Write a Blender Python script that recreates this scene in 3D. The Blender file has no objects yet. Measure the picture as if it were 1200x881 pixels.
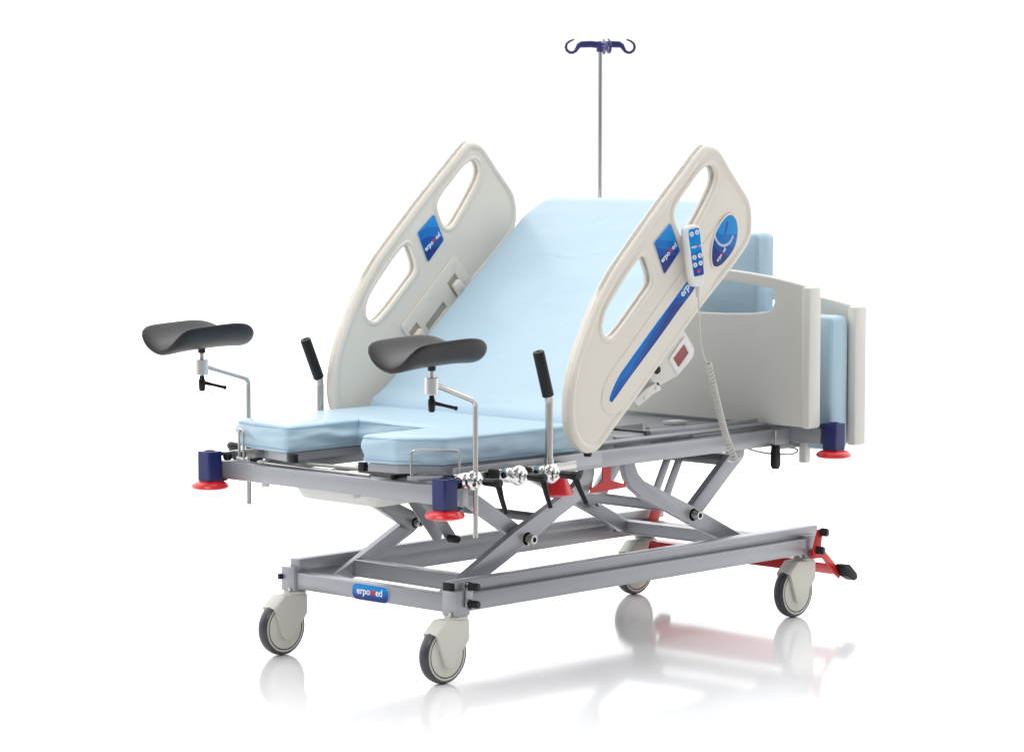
import bpy, bmesh, math, random
from mathutils import Vector, Matrix, noise
from mathutils.geometry import delaunay_2d_cdt
PI = math.pi
random.seed(3)
scene = bpy.context.scene
COL = scene.collection
V = Vector

# ------------------------------------------------------------------ materials
def mat(name, col, rough=.4, metal=0., bump=0., bscale=60., coat=0., spec=.5, rvar=0., cvar=0., emis=None):
    m = bpy.data.materials.new(name); m.use_nodes = True
    nt = m.node_tree; b = nt.nodes['Principled BSDF']
    b.inputs['Base Color'].default_value = (*col, 1)
    b.inputs['Roughness'].default_value = rough
    b.inputs['Metallic'].default_value = metal
    b.inputs['Specular IOR Level'].default_value = spec
    b.inputs['Coat Weight'].default_value = coat
    b.inputs['Coat Roughness'].default_value = .08
    tc = nt.nodes.new('ShaderNodeTexCoord')
    nz = nt.nodes.new('ShaderNodeTexNoise'); nz.inputs['Scale'].default_value = bscale; nz.inputs['Detail'].default_value = 4
    nt.links.new(tc.outputs['Object'], nz.inputs['Vector'])
    if bump:
        bp = nt.nodes.new('ShaderNodeBump'); bp.inputs['Strength'].default_value = bump; bp.inputs['Distance'].default_value = .004
        nt.links.new(nz.outputs['Fac'], bp.inputs['Height']); nt.links.new(bp.outputs['Normal'], b.inputs['Normal'])
    if rvar:
        mr = nt.nodes.new('ShaderNodeMapRange'); mr.inputs[3].default_value = rough-rvar; mr.inputs[4].default_value = rough+rvar
        n2 = nt.nodes.new('ShaderNodeTexNoise'); n2.inputs['Scale'].default_value = 9; n2.inputs['Detail'].default_value = 6
        nt.links.new(tc.outputs['Object'], n2.inputs['Vector'])
        nt.links.new(n2.outputs['Fac'], mr.inputs[0]); nt.links.new(mr.outputs[0], b.inputs['Roughness'])
    if cvar:
        n3 = nt.nodes.new('ShaderNodeTexNoise'); n3.inputs['Scale'].default_value = 5; n3.inputs['Detail'].default_value = 5
        nt.links.new(tc.outputs['Object'], n3.inputs['Vector'])
        mx = nt.nodes.new('ShaderNodeMix'); mx.data_type = 'RGBA'
        mx.inputs[6].default_value = (*[c*(1-cvar) for c in col], 1); mx.inputs[7].default_value = (*[min(1, c*(1+cvar)) for c in col], 1)
        nt.links.new(n3.outputs['Fac'], mx.inputs[0]); nt.links.new(mx.outputs[2], b.inputs['Base Color'])
    return m

M = {}
M['rail'] = mat('cream_plastic', (.74, .695, .615), .38, bump=.06, bscale=500, cvar=.015)
M['board'] = mat('pale_plastic', (.70, .685, .63), .42, bump=.05, bscale=400, cvar=.015)
M['caster'] = mat('caster_plastic', (.66, .655, .58), .4, bump=.05, bscale=300)
M['steel'] = mat('silver_paint', (.36, .37, .395), .34, metal=.42, bump=.05, bscale=700, rvar=.06, cvar=.05)
M['steel_dark'] = mat('dark_silver', (.20, .20, .21), .45, metal=.6, rvar=.08)
M['chrome'] = mat('chrome', (.72, .71, .70), .13, metal=1., rvar=.04)
M['brushed'] = mat('brushed_steel', (.50, .485, .46), .24, metal=1., rvar=.06)
M['vinyl'] = mat('blue_vinyl', (.42, .575, .685), .42, bump=.0, coat=.12, cvar=.02)
M['seam'] = mat('seam_thread', (.24, .42, .57), .55)
M['foam'] = mat('black_foam', (.0075, .0075, .0095), .36, spec=.36, bump=.25, bscale=260, rvar=.07)
M['rubber'] = mat('black_rubber', (.010, .010, .011), .5, bump=.1, bscale=300, spec=.28)
M['lever'] = mat('black_plastic', (.006, .006, .007), .3, spec=.25)
M['navy'] = mat('navy_plastic', (.010, .016, .115), .33, bump=.05, bscale=300)
M['violet'] = mat('violet_plastic', (.020, .017, .125), .35)
M['red'] = mat('red_plastic', (.72, .012, .018), .25, coat=.3)
M['redpaint'] = mat('red_paint', (.62, .02, .02), .35, coat=.1, rvar=.05)
M['tyre'] = mat('grey_tyre', (.045, .05, .06), .35, bump=.05, bscale=200)
M['tray'] = mat('white_tray', (.72, .71, .67), .35)
M['white'] = mat('white_plastic', (.78, .78, .76), .35)
M['letter'] = mat('white_ink', (.85, .86, .9), .4)
M['redink'] = mat('red_ink', (.75, .03, .05), .4)
M['ink'] = mat('blue_ink', (.02, .08, .35), .4)
M['silverink'] = mat('silver_ink', (.45, .5, .6), .35)
M['window'] = mat('red_window', (.33, .07, .08), .3)
M['cable'] = mat('grey_cable', (.56, .55, .50), .42)
M['sticker'] = mat('grey_sticker', (.50, .51, .54), .4)
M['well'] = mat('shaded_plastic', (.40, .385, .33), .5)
M['slot'] = mat('slot_shadow', (.03, .03, .03), .6)

# vinyl: soft creases as bump from stretched noise
def vinyl_creases(m):
    nt = m.node_tree; b = nt.nodes['Principled BSDF']
    tc = [n for n in nt.nodes if n.type == 'TEX_COORD'][0]
    mp = nt.nodes.new('ShaderNodeMapping'); mp.inputs['Scale'].default_value = (3, 4, 14)
    nt.links.new(tc.outputs['Object'], mp.inputs['Vector'])
    n1 = nt.nodes.new('ShaderNodeTexNoise'); n1.inputs['Scale'].default_value = 1.3; n1.inputs['Detail'].default_value = 2.5; n1.inputs['Distortion'].default_value = .6
    nt.links.new(mp.outputs[0], n1.inputs['Vector'])
    n2 = nt.nodes.new('ShaderNodeTexNoise'); n2.inputs['Scale'].default_value = 900; n2.inputs['Detail'].default_value = 2
    nt.links.new(tc.outputs['Object'], n2.inputs['Vector'])
    b1 = nt.nodes.new('ShaderNodeBump'); b1.inputs['Strength'].default_value = .28; b1.inputs['Distance'].default_value = .012
    b2 = nt.nodes.new('ShaderNodeBump'); b2.inputs['Strength'].default_value = .12; b2.inputs['Distance'].default_value = .001
    nt.links.new(n1.outputs['Fac'], b1.inputs['Height']); nt.links.new(n2.outputs['Fac'], b2.inputs['Height'])
    nt.links.new(b1.outputs['Normal'], b2.inputs['Normal']); nt.links.new(b2.outputs['Normal'], b.inputs['Normal'])
vinyl_creases(M['vinyl'])

def decal(name, p0, d, length, amp=.06):
    """printed blue waves: constant bands along direction d (xz) from p0"""
    m = bpy.data.materials.new(name); m.use_nodes = True
    nt = m.node_tree; b = nt.nodes['Principled BSDF']; b.inputs['Roughness'].default_value = .25; b.inputs['Specular IOR Level'].default_value = .3
    tc = nt.nodes.new('ShaderNodeTexCoord')
    sub = nt.nodes.new('ShaderNodeVectorMath'); sub.operation = 'SUBTRACT'; sub.inputs[1].default_value = p0
    dot = nt.nodes.new('ShaderNodeVectorMath'); dot.operation = 'DOT_PRODUCT'; dot.inputs[1].default_value = [c/length for c in d]
    nz = nt.nodes.new('ShaderNodeTexNoise'); nz.inputs['Scale'].default_value = 1.1/length; nz.inputs['Detail'].default_value = 0
    nt.links.new(tc.outputs['Object'], sub.inputs[0]); nt.links.new(sub.outputs[0], dot.inputs[0]); nt.links.new(tc.outputs['Object'], nz.inputs['Vector'])
    ma = nt.nodes.new('ShaderNodeMath'); ma.operation = 'MULTIPLY_ADD'; ma.inputs[1].default_value = amp*10
    nt.links.new(nz.outputs['Fac'], ma.inputs[0]); nt.links.new(dot.outputs['Value'], ma.inputs[2])
    ad = nt.nodes.new('ShaderNodeMath'); ad.operation = 'SUBTRACT'; ad.inputs[1].default_value = amp*5
    nt.links.new(ma.outputs[0], ad.inputs[0])
    cr = nt.nodes.new('ShaderNodeValToRGB'); cr.color_ramp.interpolation = 'CONSTANT'
    e = cr.color_ramp.elements
    e[0].position = 0; e[0].color = (.0, .24, .64, 1)
    e[1].position = .34; e[1].color = (.0, .15, .50, 1)
    for p, c in ((.52, (.0, .08, .36, 1)), (.68, (.008, .035, .21, 1)), (.88, (.018, .024, .17, 1))):
        x = e.new(p); x.color = c
    nt.links.new(ad.outputs[0], cr.inputs[0]); nt.links.new(cr.outputs[0], b.inputs['Base Color'])
    return m

# ------------------------------------------------------------------ object helpers
def thing(name, label, cat, loc, group=None):
    o = bpy.data.objects.new(name, None); COL.objects.link(o)
    o.location = loc; o.empty_display_size = .05
    o['label'] = label; o['category'] = cat
    if group: o['group'] = group
    return o
def tag(o, label, cat, group=None):
    o['label'] = label; o['category'] = cat
    if group: o['group'] = group
    return o
def wloc(o):
    p = V((0, 0, 0))
    while o is not None:
        p = p+o.location; o = o.parent
    return p
def link(name, me, m, parent, label=None, sharp=35):
    """mesh is given in world coordinates; the object's origin goes to the middle of its bounds"""
    if m: me.materials.clear(); me.materials.append(m)
    for p in me.polygons: p.use_smooth = True
    me.set_sharp_from_angle(angle=math.radians(sharp))
    o = bpy.data.objects.new(name, me); COL.objects.link(o)
    if parent is not None:
        o.parent = parent; o.location = -wloc(parent)
    if label: o['label'] = label
    return o
def finish(bm, name, m, parent, label=None, sharp=35):
    bmesh.ops.recalc_face_normals(bm, faces=bm.faces[:])
    me = bpy.data.meshes.new(name); bm.to_mesh(me); bm.free()
    return link(name, me, m, parent, label, sharp)

def add_box(bm, x0, x1, y0, y1, z0, z1, bev=.0, seg=2, mx=None):
    r = bmesh.ops.create_cube(bm, size=1.)
    vs = r['verts']
    for v in vs:
        v.co = V((x0+(v.co.x+.5)*(x1-x0), y0+(v.co.y+.5)*(y1-y0), z0+(v.co.z+.5)*(z1-z0)))
    if mx is not None:
        for v in vs: v.co = mx @ v.co
    if bev:
        es = list({e for v in vs for e in v.link_edges})
        bmesh.ops.bevel(bm, geom=es, offset=bev, segments=seg, affect='EDGES', profile=.5, clamp_overlap=True)
def box(name, b, m, parent, bev=.003, label=None, mx=None):
    bm = bmesh.new(); add_box(bm, *b, bev=bev, mx=mx); return finish(bm, name, m, parent, label)

SIDE = Matrix(((1, 0, 0, 0), (0, 0, -1, 0), (0, 1, 0, 0), (0, 0, 0, 1)))      # local (x,y,z) -> world (x, -z, y)
def side(y): return Matrix.Translation((0, y, 0)) @ SIDE
FRONT = Matrix(((0, 0, 1, 0), (1, 0, 0, 0), (0, 1, 0, 0), (0, 0, 0, 1)))      # local (x,y,z) -> world (z, x, y)
def front(x): return Matrix.Translation((x, 0, 0)) @ FRONT
def add_prism(bm, poly, mx, t, bev=.0, seg=2):
    """polygon in local xy, thickness t centred on local z=0"""
    vs0 = [bm.verts.new(mx @ V((p[0], p[1], -t/2))) for p in poly]
    vs1 = [bm.verts.new(mx @ V((p[0], p[1], t/2))) for p in poly]
    n = len(poly); fs = []
    fs.append(bm.faces.new(vs0[::-1])); fs.append(bm.faces.new(vs1))
    for i in range(n): fs.append(bm.faces.new((vs0[i], vs0[(i+1) % n], vs1[(i+1) % n], vs1[i])))
    if bev:
        es = list({e for f in fs for e in f.edges})
        bmesh.ops.bevel(bm, geom=es, offset=bev, segments=seg, affect='EDGES', profile=.5, clamp_overlap=True)
def prism(name, poly, mx, t, m, parent, bev=.002, label=None):
    bm = bmesh.new(); add_prism(bm, poly, mx, t, bev); return finish(bm, name, m, parent, label)

def fillet(poly, r, seg=6, closed=True):
    out = []; n = len(poly)
    rr = r if isinstance(r, (list, tuple)) else [r]*n
    for i in range(n):
        p = V(poly[i])
        if not closed and i in (0, n-1) or rr[i] <= 0: out.append(p); continue
        a = V(poly[i-1])-p; b = V(poly[(i+1) % n])-p
        la, lb = a.length, b.length
        ang = a.angle(b) if la > 1e-9 and lb > 1e-9 else PI
        if ang > PI-.03: out.append(p); continue
        d = min(rr[i]/math.tan(ang/2), la*.49, lb*.49)
        p0 = p+a.normalized()*d; p1 = p+b.normalized()*d
        for k in range(seg+1):
            t = k/seg
            out.append(p0*(1-t)**2+p*2*t*(1-t)+p1*t*t)
    return out
def catmull(pts, k=4):
    n = len(pts); out = []; P = [V(p) for p in pts]
    for i in range(n):
        p0, p1, p2, p3 = P[i-1], P[i], P[(i+1) % n], P[(i+2) % n]
        for j in range(k):
            t = j/k
            out.append(.5*((2*p1)+(p2-p0)*t+(2*p0-5*p1+4*p2-p3)*t*t+(3*p1-p0-3*p2+p3)*t**3))
    return out
def area(poly): return .5*sum(poly[i-1][0]*poly[i][1]-poly[i][0]*poly[i-1][1] for i in range(len(poly)))
def offset(poly, d):
    """d>0 grows the polygon"""
    P = [V((p[0], p[1])) for p in poly]; n = len(P); s = 1 if area(poly) > 0 else -1; out = []
    for i in range(n):
        e0 = (P[i]-P[i-1]).normalized(); e1 = (P[(i+1) % n]-P[i]).normalized()
        n0 = V((e0.y, -e0.x))*s; n1 = V((e1.y, -e1.x))*s
        b = n0+n1
        if b.length < 1e-6: b = n0
        b.normalize(); c = max(.35, b.dot(n1))
        out.append(P[i]+b*(d/c))
    return out
def plate(name, loops, mx, t, bev, m, parent, label=None, res=3):
    """2D outline with holes, thickness t, rounded rims"""
    cu = bpy.data.curves.new(name, 'CURVE'); cu.dimensions = '2D'; cu.fill_mode = 'BOTH'
    for lp in loops:
        sp = cu.splines.new('POLY'); sp.points.add(len(lp)-1)
        for i, p in enumerate(lp): sp.points[i].co = (p[0], p[1], 0, 1)
        sp.use_cyclic_u = True
    cu.extrude = max(t/2-bev, 0); cu.bevel_depth = bev; cu.bevel_resolution = res; cu.offset = -bev
    ob = bpy.data.objects.new('tmp', cu); COL.objects.link(ob)
    bpy.context.view_layer.update()
    me = bpy.data.meshes.new_from_object(ob.evaluated_get(bpy.context.evaluated_depsgraph_get()))
    bpy.data.objects.remove(ob); bpy.data.curves.remove(cu)
    me.transform(mx); me.name = name
    bm = bmesh.new(); bm.from_mesh(me); bmesh.ops.remove_doubles(bm, verts=bm.verts[:], dist=1e-5)
    bmesh.ops.recalc_face_normals(bm, faces=bm.faces[:]); bm.to_mesh(me); bm.free()
    return link(name, me, m, parent, label, 40)

def add_tube(bm, pts, r, n=14, cap=True):
    P = [V(p) for p in pts]; rr = list(r) if isinstance(r, (list, tuple)) else [r]*len(P)
    keep = [0]+[i for i in range(1, len(P)) if (P[i]-P[i-1]).length > 1e-4]
    P = [P[i] for i in keep]; rr = [rr[i] for i in keep]
    rings = []; up = None
    for i, p in enumerate(P):
        t = (P[min(i+1, len(P)-1)]-P[max(i-1, 0)]).normalized()
        if up is None: up = t.orthogonal().normalized()
        up = (up-t*up.dot(t)).normalized(); w = t.cross(up)
        rings.append([bm.verts.new(p+(up*math.cos(2*PI*k/n)+w*math.sin(2*PI*k/n))*rr[i]) for k in range(n)])
    for a, b in zip(rings, rings[1:]):
        for k in range(n): bm.faces.new((a[k], a[(k+1) % n], b[(k+1) % n], b[k]))
    if cap: bm.faces.new(rings[0][::-1]); bm.faces.new(rings[-1])
def tube(name, pts, r, m, parent, n=14, label=None, bend=0, sharp=50):
    if bend: pts = fillet(pts, bend, 8, closed=False)
    bm = bmesh.new(); add_tube(bm, pts, r, n); return finish(bm, name, m, parent, label, sharp)
def add_lathe(bm, prof, c, axis, n=32):
    """prof: (radius, along axis)"""
    ax = V(axis).normalized(); u = ax.orthogonal().normalized(); w = ax.cross(u); c = V(c); rings = []
    for r, h in prof:
        if r < 1e-6: rings.append([bm.verts.new(c+ax*h)])
        else: rings.append([bm.verts.new(c+ax*h+(u*math.cos(2*PI*k/n)+w*math.sin(2*PI*k/n))*r) for k in range(n)])
    for a, b in zip(rings, rings[1:]):
        for k in range(n):
            q = [a[k % len(a)], a[(k+1) % len(a)], b[(k+1) % len(b)], b[k % len(b)]]
            q2 = []
            for v in q:
                if v not in q2: q2.append(v)
            if len(q2) > 2: bm.faces.new(q2)
    for rg in (rings[0], rings[-1]):
        if len(rg) > 1:
            try: bm.faces.new(rg)
            except ValueError: pass
def lathe(name, prof, c, axis, m, parent, n=32, label=None, sharp=40):
    bm = bmesh.new(); add_lathe(bm, prof, c, axis, n); return finish(bm, name, m, parent, label, sharp)

def text_mesh(name, s, origin, right, up, size, m, parent, depth=.0004, bold=.0, spacing=1.):
    cu = bpy.data.curves.new(name, 'FONT'); cu.body = s; cu.size = size; cu.extrude = depth; cu.offset = bold
    cu.space_character = spacing
    ob = bpy.data.objects.new('tmp', cu); COL.objects.link(ob); bpy.context.view_layer.update()
    me = bpy.data.meshes.new_from_object(ob.evaluated_get(bpy.context.evaluated_depsgraph_get()))
    bpy.data.objects.remove(ob); bpy.data.curves.remove(cu)
    w = max(v.co.x for v in me.vertices)
    R = V(right).normalized(); U = V(up).normalized(); N = R.cross(U)
    mx = Matrix(((R.x, U.x, N.x, origin[0]), (R.y, U.y, N.y, origin[1]), (R.z, U.z, N.z, origin[2]), (0, 0, 0, 1)))
    me.transform(mx); me.name = name
    return link(name, me, m, parent), w
def wordmark(origin, right, up, size, parent, part=''):
    """white 'erpo', a red m, white 'ed'"""
    R = V(right).normalized(); o = V(origin)
    _, w = text_mesh('lettering', 'erpo'[:len(part)] if part else 'erpo', o, right, up, size, M['letter'], parent, bold=size*.015)
    if part: return
    o = o+R*(w+size*.05)
    _, w = text_mesh('red_lettering', 'm', o+V(up).normalized()*size*.06, right, up, size*.92, M['redink'], parent, bold=size*.03)
    o = o+R*(w+size*.06)
    text_mesh('lettering', 'ed', o, right, up, size, M['letter'], parent, bold=size*.015)

def cushion(name, poly, z0, z1, mx, m, parent=None, r=.012, bulge=.004, wr=.0022, seed=0, label=None):
    """upholstered pad: outline in local xy, rounded rims, slightly bulging and creased sides"""
    # resample
    P = [V(p) for p in poly]; dense = []
    for i in range(len(P)):
        a, b = P[i], P[(i+1) % len(P)]; k = max(1, int((b-a).length/.012))
        for j in range(k): dense.append(a.lerp(b, j/k))
    if area(dense) < 0: dense = dense[::-1]
    clean = []
    for p in dense:
        if not clean or (p-clean[-1]).length > .0004: clean.append(p)
    dense = clean
    H = z1-z0; rows = []
    for k in range(4): a = PI/2*k/3; rows.append((-r*(1-math.sin(a)), z0+r*(1-math.cos(a))))
    for k in range(1, 9): t = k/9; rows.append((bulge*math.sin(PI*t), z0+r+(H-2*r)*t))
    for k in range(4): a = PI/2*k/3; rows.append((-r*(1-math.cos(a)), z1-r*(1-math.sin(a))))
    bm = bmesh.new(); rings = []
    for ri, (d, z) in enumerate(rows):
        ring = []
        for q, p in zip(offset(dense, d), dense):
            nv = V((q.x-p.x, q.y-p.y)); w = V((q.x*9, q.y*9, z*38+seed))
            mid = math.sin(PI*max(0, min(1, (z-z0)/H)))
            s = noise.noise(w)*wr*mid*1.6+noise.noise(w*2.3)*wr*.6*mid
            c = offset_dir[0] if False else None
            ring.append([q.x, q.y, z, s])
        rings.append(ring)
    nrm = [(b-a).normalized() for a, b in zip(dense, offset(dense, .01))]
    vr = [[bm.verts.new(mx @ V((x+n.x*s, y+n.y*s, z))) for (x, y, z, s), n in zip(ring, nrm)] for ring in rings]
    n = len(dense)
    for a, b in zip(vr, vr[1:]):
        for i in range(n): bm.faces.new((a[i], a[(i+1) % n], b[(i+1) % n], b[i]))
    for ring, vring, puff in ((rings[0], vr[0], 0), (rings[-1], vr[-1], 1)):
        R2 = [V((q[0], q[1])) for q in ring]; zz = ring[0][2]
        step = .016
        xs = [p.x for p in R2]; ys = [p.y for p in R2]; pts = list(R2)
        segs = list(zip(R2, R2[1:]+R2[:1]))
        def dist(p):
            m = 9
            for a, b in segs:
                ab = b-a; t = max(0, min(1, (p-a).dot(ab)/max(ab.length_squared, 1e-12)))
                m = min(m, (a+ab*t-p).length)
            return m
        def inside(p):
            c = False
            for a, b in segs:
                if (a.y > p.y) != (b.y > p.y) and p.x < (b.x-a.x)*(p.y-a.y)/(b.y-a.y)+a.x: c = not c
            return c
        if puff or seed:
            nx = int((max(xs)-min(xs))/step); ny = int((max(ys)-min(ys))/step)
            for i in range(nx+1):
                for j in range(ny+1):
                    p = V((min(xs)+(i+.5*(j % 2))*step, min(ys)+j*step))
                    if inside(p) and dist(p) > .008: pts.append(p)
        res = delaunay_2d_cdt(pts, [(i, (i+1) % n) for i in range(n)], [], 1, 1e-7)
        vv = []
        sgn = 1 if puff else -1
        for co, orig in zip(res[0], res[3]):
            k = [o_ for o_ in orig if o_ < n]
            if k: vv.append(vring[k[0]]); continue
            p = V((co[0], co[1])); d = dist(p)
            h = .0045*(1-math.exp(-d/.022))+noise.noise(V((p.x*7, p.y*5, seed+3)))*.0016+abs(noise.noise(V((p.x*11, p.y*19, seed))))*-.0016
            vv.append(bm.verts.new(mx @ V((p.x, p.y, zz+sgn*h))))
        for f in res[2]:
            q = [vv[i] for i in f]
            if len(set(q)) == len(q):
                try: bm.faces.new(q)
                except ValueError: pass
    o = finish(bm, name, m, parent, label, 60)
    return o
offset_dir = [None]
def piping(poly, z, mx, parent, d=-.001, r=.001, name='piping'):
    pts = [mx @ V((p.x, p.y, z)) for p in offset(poly, d)]
    pts.append(pts[0].copy())
    return tube(name, pts, r, M['seam'], parent, n=6)

YC = .3546
# ------------------------------------------------------------------ setting
bm = bmesh.new()
bmesh.ops.create_grid(bm, x_segments=2, y_segments=2, size=60)
floor = finish(bm, 'floor', None, None)
fm = mat('glossy_white_floor', (.88, .885, .89), .085, spec=.19, rvar=.015)
floor.data.materials.clear(); floor.data.materials.append(fm)
floor['kind'] = 'structure'

# ================================================================== THE BED
bed = thing('birthing_bed', 'adjustable silver framed birthing bed on four castors with raised cream side rails', 'hospital bed', (.75, YC, 0))

# ---- base frame
bm = bmesh.new()
X0, X1 = .095, 1.5615
for x in (X0, X1):
    for y in (.043, .666):
        add_box(bm, x-.026, x+.026, y-.026, y+.026, .1745, .240, .002)
for x in (X0, X1):
    add_box(bm, x-.020, x+.020, .0685, .6405, .181, .227, .004)
for s in (1, -1):
    f = lambda y: y if s > 0 else 2*YC-y
    ys = sorted((f(.013), f(.060)))
    add_box(bm, X0+.0265, X1-.0265, ys[0], ys[1], .186, .231, .0018)
    ys = sorted((f(.036), f(.074)))
    add_box(bm, .085, X1+.055, ys[0], ys[1], .2315, .263, .003)
finish(bm, 'base_frame', M['steel'], bed)
for y in (.02, .02):
    pass
# weld beads where the crossbars and side rails meet the posts
def weld(p0, p1):
    p0, p1 = V(p0), V(p1); k = 22
    pts = [p0.lerp(p1, i/k) for i in range(k+1)]
    rs = [.0017+.0006*math.sin(i*2.4)+random.uniform(-.0003, .0003) for i in range(k+1)]
    tube('weld_bead', pts, rs, M['steel'], bed, 8)
for y in (.0692, .6398):
    weld((.0748, y, .184), (.0748, y, .225))
weld((.1212, .0135, .190), (.1212, .0135, .229)); weld((1.5353, .0135, .190), (1.5353, .0135, .229))
# bolts and black plugs
def plug(c, axis, r, h, name='end_plug', m='rubber', n=6, parent=bed):
    return lathe(name, [(0, 0), (r*.9, 0), (r, h*.15), (r, h*.85), (r*.85, h), (0, h)], c, axis, M[m], parent, n=n)
for z, y in ((.251, -.002), (.205, -.002)):
    lathe('hex_plug', [(.013, 0), (.013, .012), (.011, .014), (.011, .034), (.009, .037), (0, .037)], (.112, .020, z), (.25, -1, 0), M['rubber'], bed, n=6)
box('end_plug', (.074, .0845, .038, .072, .235, .260), M['rubber'], bed, .002)
prism('plug_bracket', [(.098, .197), (.122, .197), (.126, .236), (.121, .262), (.104, .262), (.100, .236)], side(.012), .004, M['steel'], bed, .001)
lathe('post_bolt', [(0, 0), (.006, 0), (.006, .006), (0, .006)], (.069, .035, .180), (-1, 0, 0), M['brushed'], bed, n=6)
lathe('post_bolt', [(0, 0), (.006, 0), (.006, .006), (0, .006)], (.069, .655, .180), (-1, 0, 0), M['brushed'], bed, n=6)
lathe('post_bolt', [(0, 0), (.008, 0), (.008, .010), (0, .010)], (.069, .690, .212), (-1, .4, 0), M['rubber'], bed, n=8)
lathe('post_bolt', [(0, 0), (.006, 0), (.006, .006), (0, .006)], (1.535, .030, .180), (-1, 0, 0), M['brushed'], bed, n=6)

# name plate on the foot crossbar
pl = fillet([(.413, .181), (.272, .181), (.272, .224), (.413, .224)], .0205, 10)
PM = front(.0735)
FLIP = Matrix(((0, 0, -1, 0), (-1, 0, 0, 0), (0, 1, 0, 0), (0, 0, 0, 1)))
np_ = plate('name_plate', [pl], front(.0735), .003, .0012, decal('plate_print', (.07, .34, .226), (0, 0, -1), .05, .03), bed, label='blue oval name plate with white lettering')
plate('plate_rim', [offset(pl, .0012), offset(pl, -.0004)], front(.0737), .0042, .0008, M['silverink'], np_)
wordmark((.0715, .395, .197), (0, -1, 0), (0, 0, 1), .027, np_)

# ---- casters
def caster(px, py, lab=None):
    cx, cz = px-.050, .0765
    sp = [(-.003, .133), (.036, .166), (.118, .163), (.119, .113), (.108, .100), (.063, .052), (.054, .046), (.044, .044), (.034, .047), (.027, .054), (.006, .122)]
    sp = [(x-.095+px, z) for x, z in sp]
    bm = bmesh.new()
    for s in (-1, 1):
        add_prism(bm, sp, side(py+s*.0225), .008, .0025)
    roof = [(-.004, .135), (.036, .1675), (.1185, .165), (.1195, .112), (.112, .108), (.108, .152), (.040, .1585), (.002, .130)]
    add_prism(bm, [(x-.095+px, z) for x, z in roof], side(py), .0478, .003)
    fork = finish(bm, 'caster', M['caster'], bed, lab)
    lathe('swivel_ring', [(0, 0), (.028, 0), (.0315, .002), (.0315, .0075), (.028, .009), (.024, .0115), (0, .0115)], (px, py, .1645), (0, 0, 1), M['caster'], fork)
    R = .0765
    prof = [(.064, -.013), (.0705, -.0165), (.0742, -.0125), (R-.0007, -.006), (R, 0), (R-.0007, .006), (.0742, .0125), (.0705, .0165), (.064, .013)]
    lathe('tyre', prof, (cx, py, cz), (0, 1, 0), M['tyre'], fork, 64)
    lathe('wheel_disc', [(0, -.0168), (.054, -.0168), (.0595, -.0158), (.061, -.0145), (.0625, -.0165), (.0665, -.0168), (.0675, -.013), (.0675, .013), (.0665, .0168), (.0625, .0165), (.061, .0145), (.0595, .0158), (.054, .0168), (0, .0168)], (cx, py, cz), (0, 1, 0), M['caster'], fork, 64)
    lathe('rim_groove', [(.0600, -.0160), (.0622, -.0160), (.0622, -.0148), (.0600, -.0148)], (cx, py, cz), (0, 1, 0), M['tyre'], fork, 64)
for px, py in ((X0, .043), (X0, .666), (X1, .043), (X1, .666)): caster(px, py)

# ---- scissor lift
def arm(poly, y, t=.022, name='lift_arm'):
    return prism(name, poly, side(y), t, M['steel'], bed, .003)
A = [(.114, .225), (.181, .254), (.394, .359), (.603, .446), (.640, .463), (.660, .481), (.669, .500), (.671, .525), (.713, .525), (.712, .490), (.703, .455), (.680, .429), (.568, .383), (.463, .328), (.278, .247), (.207, .214)]
C = [(.834, .525), (.836, .490), (.847, .462), (.869, .431), (.912, .403), (1.16, .291), (1.281, .24), (1.377, .244), (1.134, .357), (.918, .447), (.892, .470), (.880, .494), (.878, .525)]
B = [(.170, .525), (.213, .505), (.323, .439), (.457, .359), (.470, .342), (.462, .322), (.440, .318), (.414, .337), (.306, .401), (.223, .452), (.140, .508)]
D = [(1.344, .505), (1.394, .495), (1.207, .336), (1.158, .330), (1.140, .345), (1.158, .357), (1.330, .485)]
arm(A, .121); arm(C, .121)
arm([(x-.002, z) for x, z in B], .147); arm([(1.345, .512), (1.400, .512), (1.394, .475), (1.207, .336), (1.19, .318), (1.165, .318), (1.148, .335), (1.158, .357), (1.335, .490)], .147)
# the far pair
A2 = [(.178, .216), (.266, .253), (.436, .332), (.511, .365), (.640, .430), (.672, .452), (.690, .480), (.693, .525), (.735, .525), (.733, .470), (.715, .432), (.680, .408), (.546, .346), (.482, .302), (.336, .239), (.242, .195)]
C2 = [(.905, .525), (.905, .485), (.925, .435), (.965, .408), (1.12, .335), (1.281, .262), (1.373, .213), (1.425, .222), (1.403, .245), (1.281, .304), (1.177, .356), (.990, .443), (.955, .475), (.950, .525)]
B2 = [(.190, .505), (.395, .395), (.470, .362), (.483, .340), (.472, .318), (.448, .312), (.430, .325), (.321, .385), (.150, .485)]
D2 = [(1.36, .515), (1.410, .505), (1.255, .320), (1.225, .300), (1.200, .320), (1.215, .350)]
arm(A2, .600); arm(C2, .600); arm(B2, .574); arm(D2, .574)
def pivot(x, y, z, s, r=.0135, h=.026):
    b = lathe('pivot_pin', [(r*.55, h-.004), (r*.55, h), (r*.92, h), (r, h-.002), (r, .0), (r*1.35, 0), (r*1.35, -.002), (0, -.002)], (x, y, z), (0, s, 0), M['brushed'], bed, 24)
    lathe('pivot_plug', [(0, h-.003), (r*.6, h-.003), (r*.6, h-.010), (0, h-.010)], (x, y, z), (0, s, 0), M['rubber'], b, 6)
pivot(.440, .110, .334, -1); pivot(1.135, .110, .333, -1); pivot(.462, .563, .334, -1, .011, .022)
pivot(1.23, .563, .32, -1, .009, .012)
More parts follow.
